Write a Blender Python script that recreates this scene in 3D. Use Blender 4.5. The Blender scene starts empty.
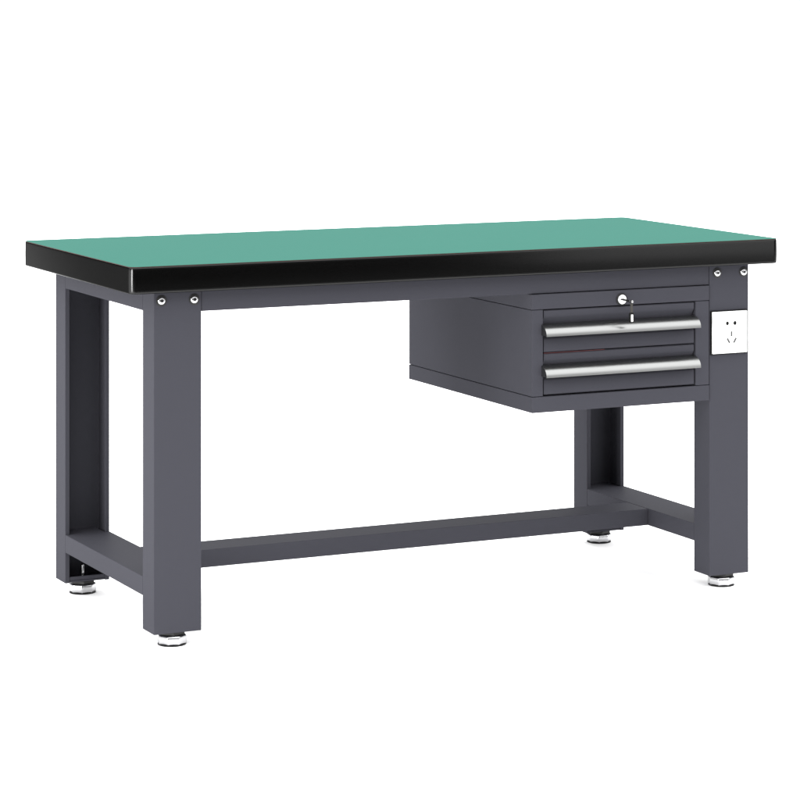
import bpy, bmesh, math
from mathutils import Vector, Matrix

C = bpy.context.scene.collection
scene = bpy.context.scene

# ------------------------------------------------------------------ dimensions (metres)
H = 0.756                                  # height of the worktop surface
L, D, T = 1.5, 0.669, 0.054                # worktop
XL, XR = 0.0601, 1.44                      # outer faces of the leg frames
LW, LD = 0.100, 0.0635                     # leg width / depth
YF, YB = 0.0312, 0.6286                    # front and rear faces of the legs
ZB = H - 0.7275                            # underside of the legs
BT, BB = H - 0.6233, H - 0.6612            # lower rails
AB = H - 0.0965                            # lower edge of upper rails
KX0, KX1, KY0, KY1 = 0.9017, 1.3380, 0.0282, 0.617
KT, KB = H - 0.0978, H - 0.3463            # drawer cabinet
Z1, Z2 = H - 0.1297, H - 0.3130            # drawer opening top / bottom
OX0, OX1 = 0.9285, 1.3035                  # drawer opening left / right

# ------------------------------------------------------------------ materials
def mat(name, col, rough=0.5, metal=0.0, spec=0.5, bump=0.0, scale=600, rvar=0.0,
        vari=0.0, stretch=None, coat=0.0):
    m = bpy.data.materials.new(name); m.use_nodes = True
    n, l = m.node_tree.nodes, m.node_tree.links
    p = n['Principled BSDF']
    p.inputs['Base Color'].default_value = (*col, 1)
    p.inputs['Roughness'].default_value = rough
    p.inputs['Metallic'].default_value = metal
    p.inputs['Specular IOR Level'].default_value = spec
    p.inputs['Coat Weight'].default_value = coat
    p.inputs['Coat Roughness'].default_value = 0.12
    tc = n.new('ShaderNodeTexCoord'); mp = n.new('ShaderNodeMapping')
    l.new(tc.outputs['Object'], mp.inputs['Vector'])
    if stretch: mp.inputs['Scale'].default_value = stretch
    if bump or rvar:
        t = n.new('ShaderNodeTexNoise'); t.inputs['Scale'].default_value = scale
        t.inputs['Detail'].default_value = 2
        l.new(mp.outputs['Vector'], t.inputs['Vector'])
        if bump:
            b = n.new('ShaderNodeBump'); b.inputs['Strength'].default_value = bump
            b.inputs['Distance'].default_value = 0.0004
            l.new(t.outputs['Fac'], b.inputs['Height']); l.new(b.outputs['Normal'], p.inputs['Normal'])
        if rvar:
            mr = n.new('ShaderNodeMapRange')
            mr.inputs['To Min'].default_value = rough - rvar; mr.inputs['To Max'].default_value = rough + rvar
            l.new(t.outputs['Fac'], mr.inputs['Value']); l.new(mr.outputs['Result'], p.inputs['Roughness'])
    if vari:
        t2 = n.new('ShaderNodeTexNoise'); t2.inputs['Scale'].default_value = 3.0
        t2.inputs['Detail'].default_value = 3
        l.new(tc.outputs['Object'], t2.inputs['Vector'])
        mx = n.new('ShaderNodeMix'); mx.data_type = 'RGBA'
        mx.inputs['A'].default_value = (*[c * (1 - vari) for c in col], 1)
        mx.inputs['B'].default_value = (*[min(1, c * (1 + vari)) for c in col], 1)
        l.new(t2.outputs['Fac'], mx.inputs['Factor']); l.new(mx.outputs['Result'], p.inputs['Base Color'])
    return m

M = {}
M['paint'] = mat('charcoal_powder_coat', (0.0380, 0.0380, 0.0456), 0.55, spec=0.010, bump=0.10, scale=900, vari=0.02)
M['green'] = mat('green_laminate', (0.0205, 0.0970, 0.0755), 0.5, spec=0.006, bump=0.05, scale=700, vari=0.015)
M['core'] = mat('brown_laminate_core', (0.045, 0.018, 0.016), 0.6, spec=0.2)
M['black'] = mat('black_edge_band', (0.025, 0.025, 0.025), 0.18, metal=1.0, bump=0.03, scale=500)
M['black'].node_tree.nodes['Principled BSDF'].inputs['Specular Tint'].default_value = (0.40, 0.40, 0.40, 1)
M['chrome'] = mat('chrome', (0.47, 0.47, 0.48), 0.20, metal=1.0)
M['alu'] = mat('satin_aluminium', (0.215, 0.218, 0.216), 0.30, metal=1.0, bump=0.04, scale=300, stretch=(0.02, 1, 1))
M['rubber'] = mat('black_nut', (0.008, 0.008, 0.008), 0.5, spec=0.3)
M['white'] = mat('white_plastic', (0.86, 0.86, 0.85), 0.3, spec=0.5)
M['hole'] = mat('dark_slot', (0.006, 0.006, 0.006), 0.6, spec=0.1)
M['slot'] = mat('grey_slot', (0.07, 0.07, 0.07), 0.6, spec=0.1)
M['keymetal'] = mat('key_steel', (0.32, 0.32, 0.32), 0.25, metal=1.0)
M['keydark'] = mat('key_dark_plastic', (0.006, 0.006, 0.006), 0.5, spec=0.1)
M['gasket'] = mat('red_strip', (0.05, 0.006, 0.008), 0.5, spec=0.3)
M['floor'] = mat('white_studio_floor', (0.97, 0.97, 0.97), 0.9, spec=0.0)

# ------------------------------------------------------------------ helpers
def box(bm, x0, x1, y0, y1, z0, z1):
    vs = [bm.verts.new((x, y, z)) for z in (z0, z1) for x, y in ((x0, y0), (x1, y0), (x1, y1), (x0, y1))]
    for f in ((3, 2, 1, 0), (4, 5, 6, 7), (0, 1, 5, 4), (1, 2, 6, 5), (2, 3, 7, 6), (3, 0, 4, 7)):
        bm.faces.new([vs[i] for i in f])

def prism(bm, poly, a, b, axis='z'):
    """extrude a closed 2-D outline along an axis; z: (x,y), x: (y,z)"""
    def P(u, v, t):
        return (u, v, t) if axis == 'z' else ((t, u, v) if axis == 'x' else (u, t, v))
    A = [bm.verts.new(P(u, v, a)) for u, v in poly]; B = [bm.verts.new(P(u, v, b)) for u, v in poly]
    n = len(poly)
    bm.faces.new(A[::-1]); bm.faces.new(B)
    for i in range(n):
        bm.faces.new((A[i], A[(i + 1) % n], B[(i + 1) % n], B[i]))

def lathe(bm, prof, c, axis='z', n=40, rot=0.0):
    """prof: list of (radius, distance along axis); closed with end discs"""
    rings = []
    for r, t in prof:
        ring = []
        for k in range(n):
            a = 2 * math.pi * k / n + rot
            u, v = r * math.cos(a), r * math.sin(a)
            p = (u, v, t) if axis == 'z' else (u, t, v)
            ring.append(bm.verts.new((c[0] + p[0], c[1] + p[1], c[2] + p[2])))
        rings.append(ring)
    for A, B in zip(rings, rings[1:]):
        for k in range(n):
            bm.faces.new((A[k], A[(k + 1) % n], B[(k + 1) % n], B[k]))
    bm.faces.new(rings[0][::-1]); bm.faces.new(rings[-1])

def tube(bm, pts, r, n=12):
    rings = []
    for i, p in enumerate(pts):
        p = Vector(p)
        d = (Vector(pts[min(i + 1, len(pts) - 1)]) - Vector(pts[max(i - 1, 0)])).normalized()
        a = d.orthogonal().normalized(); b = d.cross(a)
        rings.append([bm.verts.new(p + r * (math.cos(2 * math.pi * k / n) * a + math.sin(2 * math.pi * k / n) * b)) for k in range(n)])
    for A, B in zip(rings, rings[1:]):
        best = min(range(n), key=lambda s: (A[0].co - B[s].co).length)
        for k in range(n):
            bm.faces.new((A[k], A[(k + 1) % n], B[(k + 1 + best) % n], B[(k + best) % n]))
    bm.faces.new(rings[0][::-1]); bm.faces.new(rings[-1])

def obj(name, bm, m, parent=None, bevel=0.0, seg=2, smooth=False, origin=None):
    bmesh.ops.recalc_face_normals(bm, faces=bm.faces)
    if origin:
        bmesh.ops.translate(bm, verts=bm.verts, vec=-Vector(origin))
    me = bpy.data.meshes.new(name); bm.to_mesh(me); bm.free()
    o = bpy.data.objects.new(name, me); C.objects.link(o)
    if origin: o.location = origin
    for x in (m if isinstance(m, list) else [m]): me.materials.append(x)
    if parent:
        o.parent = parent
        # parents all sit unrotated and unscaled: keep world placement
        p, off = parent, Vector((0, 0, 0))
        while p: off += p.location; p = p.parent
        o.location = Vector(o.location) - off
    if smooth:
        for f in me.polygons: f.use_smooth = True
        me.set_sharp_from_angle(angle=math.radians(35))
    if bevel:
        b = o.modifiers.new('Bevel', 'BEVEL'); b.width = bevel; b.segments = seg
        b.limit_method = 'ANGLE'; b.angle_limit = math.radians(40); b.harden_normals = True
        for f in me.polygons: f.use_smooth = True
        me.set_sharp_from_angle(angle=math.radians(60))
    return o

def new(): return bmesh.new()

# ------------------------------------------------------------------ the workbench
bench = bpy.data.objects.new('workbench', None); C.objects.link(bench)
bench.location = (0.75, 0.33, 0)
bench['label'] = 'charcoal steel workbench with green top, two drawers and a white socket on one leg'
bench['category'] = 'workbench'

# --- worktop slab with rounded vertical corners and softly rounded black edge
def outline(ins, R=0.015, n=12):
    pts = []
    for cx, cy, a0 in ((L - R, R, -90), (L - R, D - R, 0), (R, D - R, 90), (R, R, 180)):
        for k in range(n + 1):
            a = math.radians(a0 + 90 * k / n)
            pts.append((cx + (R - ins) * math.cos(a), cy + (R - ins) * math.sin(a)))
    return pts
def stack(bm, prof):
    rings = [[bm.verts.new((x, y, z)) for x, y in outline(i)] for i, z in prof]
    n = len(rings[0])
    for A, B in zip(rings, rings[1:]):
        for k in range(n): bm.faces.new((A[k], A[(k + 1) % n], B[(k + 1) % n], B[k]))
    bm.faces.new(rings[0]); bm.faces.new(rings[-1])
bm = new()
prof = [(0.0060, H - T)]
for k in range(1, 7):
    a = math.radians(90 * k / 6); prof.append((0.0035 - 0.0035 * math.sin(a) + 0.0009, H - T + 0.0035 - 0.0035 * math.cos(a)))
for k in range(1, 12):
    t = k / 12
    prof.append((0.0009 - 0.0004 * math.sin(math.pi * t), H - T + 0.0035 + t * (T - 0.0035 - 0.0045)))
for k in range(0, 5):
    a = math.radians(90 * k / 4); prof.append((0.0009 + 0.0022 * (1 - math.cos(a)), H - 0.0040 + 0.0022 * math.sin(a)))
prof.append((0.006, H - 0.0018))
stack(bm, prof)
top = obj('tabletop', bm, M['black'], bench, smooth=True, origin=(0.75, 0.33, H - T))
bm = new(); stack(bm, [(0.0016, H - 0.0017), (0.0014, H - 0.0011), (0.0016, H - 0.0006)])
obj('laminate_core', bm, M['core'], top)
bm = new(); stack(bm, [(0.0024, H - 0.0005), (0.0012, H - 0.0004), (0.0018, H - 0.00005), (0.004, H)])
obj('green_surface', bm, M['green'], top)

# --- legs: folded channel open towards the middle of the frame
th, lip = 0.003, 0.010
def leg(x0, front, rot):
    y0 = YF if front else YB
    s = 1 if front else -1
    def Y(v): return y0 + s * v
    w, d = LW, LD
    prof = [(0, 0), (w, 0), (w, d), (w - lip, d), (w - lip, d - th), (w - th, d - th), (w - th, th), (th, th),
            (th, d - th), (lip, d - th), (lip, d), (0, d)]
    bm = new()
    poly = [(x0 + u, Y(v)) for u, v in prof]
    prism(bm, poly, ZB, H - T)
    ys = sorted((Y(th + 0.0003), Y(d - 0.0015)))
    box(bm, x0 + th + 0.0003, x0 + w - th - 0.0003, *ys, ZB + 0.0006, ZB + 0.0046)      # foot plate
    ys = sorted((Y(d - 0.0042), Y(d - 0.0012)))
    box(bm, x0 + lip + 0.0003, x0 + w - lip - 0.0003, *ys, ZB + 0.0050, ZB + 0.013)     # its folded lip
    cy = Y(d / 2)
    lg = obj('leg', bm, M['paint'], bench, bevel=0.0012, origin=(x0 + w / 2, cy, ZB))
    # levelling foot: black lock nut, threaded stud, chrome pad
    c = (x0 + w / 2, cy, 0)
    bm = new()
    R = 0.0300
    hexpad = [(R * 0.90, 0.0024), (R * 0.97, 0.0034), (R, 0.006), (R, 0.0180), (R * 0.96, 0.0205), (R * 0.86, 0.0213), (R * 0.45, 0.0214)]
    lathe(bm, hexpad, c, n=8 if rot is not None else 40, rot=rot or 0)
    obj('levelling_foot', bm, M['chrome'], lg, bevel=0.0022, seg=3)
    bm = new(); lathe(bm, [(0.0262, 0.0216), (0.0270, 0.0222), (0.0270, 0.0278), (0.0255, 0.0284)], c, n=6, rot=0.3)
    obj('lock_nut', bm, M['rubber'], lg, bevel=0.0008)
    bm = new(); lathe(bm, [(0.0272, 0.0), (0.0285, 0.0006), (0.0285, 0.0020), (0.0272, 0.0023)], c, n=40)
    obj('foot_shade_ring', bm, M['rubber'], lg, smooth=True)  # added black ring, stands in for the shaded line under the foot
    bm = new(); lathe(bm, [(0.0045, ZB + 0.0048), (0.0045, ZB + 0.030), (0.0032, ZB + 0.032)], c, n=16)
    obj('threaded_stud', bm, M['chrome'], lg, smooth=True)
    return lg
legs = [leg(XL, True, 0.15), leg(XL, False, 0.42), leg(XR - LW, True, 0.05), leg(XR - LW, False, 0.3)]

# --- hex-socket bolts at the leg heads
def bolt(x, z, par):
    c = (x, YF, z)
    bm = new(); lathe(bm, [(0.0112, 0.0), (0.0112, -0.0008), (0.0104, -0.0012), (0.0075, -0.0012)], c, 'y', 32)
    o = obj('bolt_washer', bm, M['rubber'], par, smooth=True, origin=c)
    bm = new()
    lathe(bm, [(0.0076, -0.0013), (0.0078, -0.0022), (0.0070, -0.0034), (0.0052, -0.0042), (0.0034, -0.0045)], c, 'y', 32)
    b = obj('bolt', bm, M['chrome'], par, smooth=True, origin=c)
    bm = new(); lathe(bm, [(0.0029, -0.0042), (0.0029, -0.0048)], c, 'y', 6)
    obj('hex_socket', bm, M['hole'], par, origin=c)
bolt(0.0756, H - 0.0718, legs[0]); bolt(0.1447, H - 0.0722, legs[0])
bolt(1.3596, H - 0.0716, legs[2]); bolt(1.4268, H - 0.0721, legs[2])

# --- side rails between front and rear legs
def rails(x0):
    bm = new()
    box(bm, x0, x0 + LW, YF + LD + 0.0003, YB - LD - 0.0003, BB, BT)
    for ya, yb in ((YB - LD - 0.0002, YB - 0.004), (YF + 0.004, YF + LD + 0.0002)):
        box(bm, x0 + lip + 0.0006, x0 + LW - lip - 0.0006, ya, yb, BB + 0.0005, BT - 0.0005)
    obj('lower_side_rail', bm, M['paint'], bench, bevel=0.0012, origin=(x0 + LW / 2, 0.33, BB))
    bm = new()
    box(bm, x0, x0 + LW, YF + LD + 0.0003, YB - LD - 0.0003, AB, H - T - 0.0004)
    obj('upper_side_rail', bm, M['paint'], bench, bevel=0.0012, origin=(x0 + LW / 2, 0.33, AB))
rails(XL); rails(XR - LW)

# --- long stretcher, front and rear aprons
bm = new(); box(bm, XL + LW + 0.0003, XR - LW - 0.0003, 0.2885, 0.3785, BB + 0.0004, BT - 0.0004)
obj('long_stretcher', bm, M['paint'], bench, bevel=0.0012, origin=(0.75, 0.33, BB))
for ya, yb, x1 in ((YF + 0.0012, YF + 0.034, 0), (YB - 0.034, YB - 0.0012, 0)):
    bm = new(); box(bm, XL + LW + 0.0006, XR - LW - 0.0006, ya, yb, AB, H - T - 0.0004)
    obj('apron', bm, M['paint'], bench, bevel=0.0012, origin=(0.75, (ya + yb) / 2, AB))

# --- drawer cabinet
bm = new()
box(bm, KX0, KX1, KY0, KY1, Z1, KT)                                    # top cap
box(bm, KX0, KX1, KY0, KY1, KB, Z2)                                    # bottom tray
box(bm, KX0 + 0.0004, OX0, KY0 + 0.0004, KY1 - 0.0004, Z2 + 0.0010, Z1 - 0.0010)   # left side and stile
box(bm, OX1, KX1 - 0.0004, KY0 + 0.0004, KY1 - 0.0004, Z2 + 0.0010, Z1 - 0.0010)   # right side and stile
box(bm, OX0 + 0.0005, OX1 - 0.0005, KY1 - 0.02, KY1 - 0.001, Z2 + 0.0012, Z1 - 0.0012)
cab = obj('drawer_cabinet', bm, M['paint'], bench, bevel=0.0011, origin=(1.1175, 0.32, KB))
for x in (0.97, 1.265):                                                # hangers up to the aprons
    bm = new(); box(bm, x - 0.03, x + 0.03, 0.09, 0.56, KT + 0.0003, H - T - 0.0004)
    obj('hanger_bracket', bm, M['paint'], cab, bevel=0.001)
# lock
c = (1.1180, KY0, H - 0.1172)
bm = new(); lathe(bm, [(0.0128, 0.0), (0.0128, -0.0018), (0.0118, -0.0026), (0.009, -0.0026)], c, 'y', 40)
obj('lock_collar', bm, M['rubber'], cab, smooth=True, origin=c)
bm = new(); lathe(bm, [(0.0098, -0.0027), (0.0101, -0.0040), (0.0096, -0.0052), (0.0085, -0.0056)], c, 'y', 40)
obj('lock_cylinder', bm, mat('bright_lock_face', (0.9, 0.9, 0.9), 0.35, metal=0.6), cab, smooth=True, origin=c)
bm = new(); box(bm, c[0] - 0.0048, c[0] + 0.0048, c[1] - 0.0060, c[1] - 0.0054, c[2] - 0.0013, c[2] + 0.0013)
obj('keyhole', bm, M['hole'], cab, origin=c)

# drawers
def drawer(z1, z0, ztop, strip):
    yf = KY0 + 0.0025
    # front panel outline (y, z): flat lip, recess that carries the pull, flat apron
    poly = [(yf + 0.0165, z1), (yf + 0.002, z1), (yf, z1 - 0.002), (yf, z1 - 0.0125), (yf + 0.002, z1 - 0.0165), (yf + 0.0085, z1 - 0.026),
            (yf + 0.0095, ztop - 0.022), (yf + 0.0010, ztop - 0.0315), (yf, ztop - 0.0335), (yf, z0 + 0.002), (yf + 0.002, z0), (yf + 0.0165, z0)]
    bm = new(); prism(bm, poly, OX0 + 0.0028, OX1 - 0.0028, 'x')
    x0, x1 = OX0 + 0.01, OX1 - 0.01
    box(bm, x0, x1, yf + 0.0167, KY1 - 0.04, z0 + 0.006, z0 + 0.008)         # tray
    box(bm, x0, x0 + 0.0015, yf + 0.0167, KY1 - 0.04, z0 + 0.0082, z1 - 0.012)
    box(bm, x1 - 0.0015, x1, yf + 0.0167, KY1 - 0.04, z0 + 0.0082, z1 - 0.012)
    box(bm, x0 + 0.002, x1 - 0.002, KY1 - 0.042, KY1 - 0.0402, z0 + 0.0082, z1 - 0.012)
    d = obj('drawer', bm, M['paint'], bench, bevel=0.0005, seg=2, origin=((OX0 + OX1) / 2, yf, z0))
    # aluminium pull: quarter-round hood with a hollow underside
    yo = 0.0055; yb = KY0 + 0.0095
    out = []
    rz, ry = 0.0235, yb - yo - 0.0015
    zc = ztop - rz
    for k in range(19):
        a = math.radians(92 * k / 18)
        out.append((yb - ry * math.sin(a) - 0.0015 * min(1, k / 6), zc + rz * math.cos(a) * (1.0 if a < 1.57 else 1.15)))
    for k in range(18, -1, -1):
        a = math.radians(92 * k / 18)
        out.append((yb - (ry - 0.0028) * math.sin(a) - 0.0015 * min(1, k / 6), zc + (rz - 0.0028) * math.cos(a) * (1.0 if a < 1.57 else 1.15)))
    bm = new(); prism(bm, out, OX0 - 0.0040, OX1 - 0.0008, 'x')
    # closing cheeks at both ends
    cheek = [(yb + 0.0004, zc + rz - 0.0032)] + [(yb - (ry - 0.0031) * math.sin(math.radians(9 * k)) - 0.0010, zc + (rz - 0.0031) * math.cos(math.radians(9 * k))) for k in range(1, 11)] + [(yb + 0.0004, zc)]
    prism(bm, cheek, OX0 - 0.0038, OX0 - 0.0018, 'x'); prism(bm, cheek, OX1 - 0.0030, OX1 - 0.0010, 'x')
    obj('handle', bm, M['alu'], d, smooth=True)
    if strip:
        bm = new(); box(bm, OX0 + 0.003, OX0 + 0.15, yf - 0.0004, yf + 0.004, z0 - 0.0018, z0 - 0.0008)
        obj('red_strip', bm, M['gasket'], d)
    return d
zm = H - 0.2215
drawer(Z1 - 0.0022, zm + 0.0006, H - 0.1605, True)
drawer(zm - 0.0016, Z2 + 0.0030, H - 0.2465, False)

# --- wall socket plate on the right front leg
sx0, sx1, sz0, sz1 = 1.3438, 1.4315, H - 0.2462, H - 0.1556
py = YF - 0.0082
bm = new(); box(bm, sx0 - 0.0022, sx1 + 0.0022, YF - 0.0030, YF - 0.0002, sz0 - 0.0026, sz1 + 0.0022)
so = obj('socket_outlet', bm, M['hole'], bench, origin=((sx0 + sx1) / 2, YF, sz0))
bm = new(); box(bm, sx0, sx1, py, YF - 0.0032, sz0, sz1)
obj('cover_plate', bm, M['white'], so, bevel=0.0012, seg=3)
def slot(x, z, w, h, ang, m, n=4):
    bm = new()
    pts = [(-w / 2, -h / 2), (w / 2, -h / 2), (w / 2, h / 2), (-w / 2, h / 2)] if n == 4 else \
          [(w / 2 * math.cos(2 * math.pi * k / n), h / 2 * math.sin(2 * math.pi * k / n)) for k in range(n)]
    ca, sa = math.cos(ang), math.sin(ang)
    prism(bm, [(x + ca * u - sa * v, z + sa * u + ca * v) for u, v in pts], py - 0.00035, py + 0.0005, 'y')
    obj('pin_hole', bm, m, so)
slot(1.3805, H - 0.1812, 0.0075, 0.0085, 0, M['hole'], 14)
slot(1.3998, H - 0.1814, 0.0080, 0.0090, 0, M['hole'], 14)
slot(1.3910, H - 0.2045, 0.0040, 0.0110, 0, M['slot'])
slot(1.3832, H - 0.2190, 0.0042, 0.0120, math.radians(32), M['slot'])
slot(1.3997, H - 0.2190, 0.0042, 0.0120, math.radians(-32), M['slot'])

# ------------------------------------------------------------------ folding key left in the lock
kx, ky, kz = 1.1205, -0.0100, H - 0.1185
key = bpy.data.objects.new('key', None); C.objects.link(key); key.location = (kx, ky, kz)
key['label'] = 'small folding key with dark grip hanging from the lock above the drawers'
key['category'] = 'key'
bm = new()
tube(bm, [(c[0], KY0 - 0.0062, c[2]), (kx - 0.001, ky + 0.006, kz + 0.0002)], 0.0021, 12)
obj('key_shank', bm, M['keydark'], key, smooth=True)
bm = new(); lathe(bm, [(0.0012, -0.0044), (0.0028, -0.0034), (0.0036, -0.0010), (0.0036, 0.0022), (0.0028, 0.0040), (0.0014, 0.0048)], (kx, ky, kz), 'y', 20)
obj('hinge', bm, M['keymetal'], key, smooth=True)
bm = new(); box(bm, kx - 0.0026, kx + 0.0026, ky - 0.0016, ky + 0.0016, kz - 0.0235, kz - 0.0038)
obj('link', bm, mat('key_grey', (0.035, 0.033, 0.03), 0.55, spec=0.15), key, bevel=0.0008)
bm = new(); box(bm, kx - 0.0052, kx + 0.0052, ky - 0.0018, ky + 0.0030, kz - 0.0450, kz - 0.0238)
obj('grip', bm, M['keydark'], key, bevel=0.0014, seg=3)
bm = new(); box(bm, kx - 0.0023, kx + 0.0023, ky - 0.0030, ky - 0.0019, kz - 0.0425, kz - 0.0275)
obj('metal_inlay', bm, M['white'], key, bevel=0.0004)

# ------------------------------------------------------------------ floor
bm = new()
vs = [bm.verts.new(p) for p in ((-60, -2.6, 0), (60, -2.6, 0), (60, 260, 0), (-60, 260, 0))]
bm.faces.new(vs)
fl = obj('floor', bm, M['floor']); fl['kind'] = 'structure'

# ------------------------------------------------------------------ light
W_HIGH, W_FRONT, W_BACK, W_PIT = 3.9, 0.30, 1.08, 0.04
w = bpy.data.worlds.new('World'); scene.world = w; w.use_nodes = True
n, l = w.node_tree.nodes, w.node_tree.links
bg = n['Background']
tc = n.new('ShaderNodeTexCoord')
sep = n.new('ShaderNodeSeparateXYZ'); l.new(tc.outputs['Generated'], sep.inputs[0])
def ramp(sock, a, b, lo, hi):
    m = n.new('ShaderNodeMapRange'); m.interpolation_type = 'SMOOTHSTEP'
    m.inputs['From Min'].default_value = a; m.inputs['From Max'].default_value = b
    m.inputs['To Min'].default_value = lo; m.inputs['To Max'].default_value = hi
    l.new(sock, m.inputs['Value']); return m.outputs['Result']
def math_(op, x, y):
    m = n.new('ShaderNodeMath'); m.operation = op
    for i, v in enumerate((x, y)):
        if isinstance(v, (int, float)): m.inputs[i].default_value = v
        else: l.new(v, m.inputs[i])
    return m.outputs[0]
# invented studio surround as world light: white behind, dim and dark-floored front, bright overhead
back = ramp(sep.outputs['Y'], -0.15, 0.45, 0.0, 1.0)
low = ramp(sep.outputs['Z'], -0.06, 0.06, W_PIT, W_FRONT)
side = math_('ADD', math_('MULTIPLY', back, W_BACK), math_('MULTIPLY', math_('SUBTRACT', 1.0, back), low))
up = ramp(sep.outputs['Z'], 0.10, 0.50, 0.0, 1.0)
l.new(math_('ADD', math_('MULTIPLY', math_('SUBTRACT', 1.0, up), side), math_('MULTIPLY', up, W_HIGH)), bg.inputs['Strength'])
bg.inputs['Color'].default_value = (1, 1, 1, 1)

def area(name, loc, target, sx, sy, power, col=(1, 1, 1)):
    d = bpy.data.lights.new(name, 'AREA'); d.shape = 'RECTANGLE'; d.size = sx; d.size_y = sy
    d.energy = power; d.color = col
    o = bpy.data.objects.new(name, d); C.objects.link(o); o.location = loc
    o.rotation_euler = (Vector(target) - Vector(loc)).to_track_quat('-Z', 'Y').to_euler()
    return o
area('overhead_softbox', (0.75, 0.2, 3.6), (0.75, 0.3, 0), 4.5, 3.5, 15)
area('left_softbox', (-4.2, -1.3, 0.52), (0, 0.0, 0.6), 1.2, 0.9, 150)
area('front_softbox', (4.5, -4.4, 1.0), (1.3, 0, 0.7), 2.0, 1.8, 22)

# ------------------------------------------------------------------ camera
cd = bpy.data.cameras.new('Camera'); cam = bpy.data.objects.new('Camera', cd); C.objects.link(cam)
cam.location = (-1.8666, -5.0649, H + 0.5166)
cam.rotation_euler = (math.radians(90), 0, -0.4502)
cd.sensor_width = 36; cd.lens = 36 * 2765.39 / 800
cd.shift_x = 0; cd.shift_y = -(400 - 1.37) / 800
cd.clip_start = 0.05; cd.clip_end = 1000
scene.camera = cam
scene.view_settings.view_transform = 'Standard'; scene.view_settings.look = 'None'
scene.view_settings.exposure = 0; scene.view_settings.gamma = 1
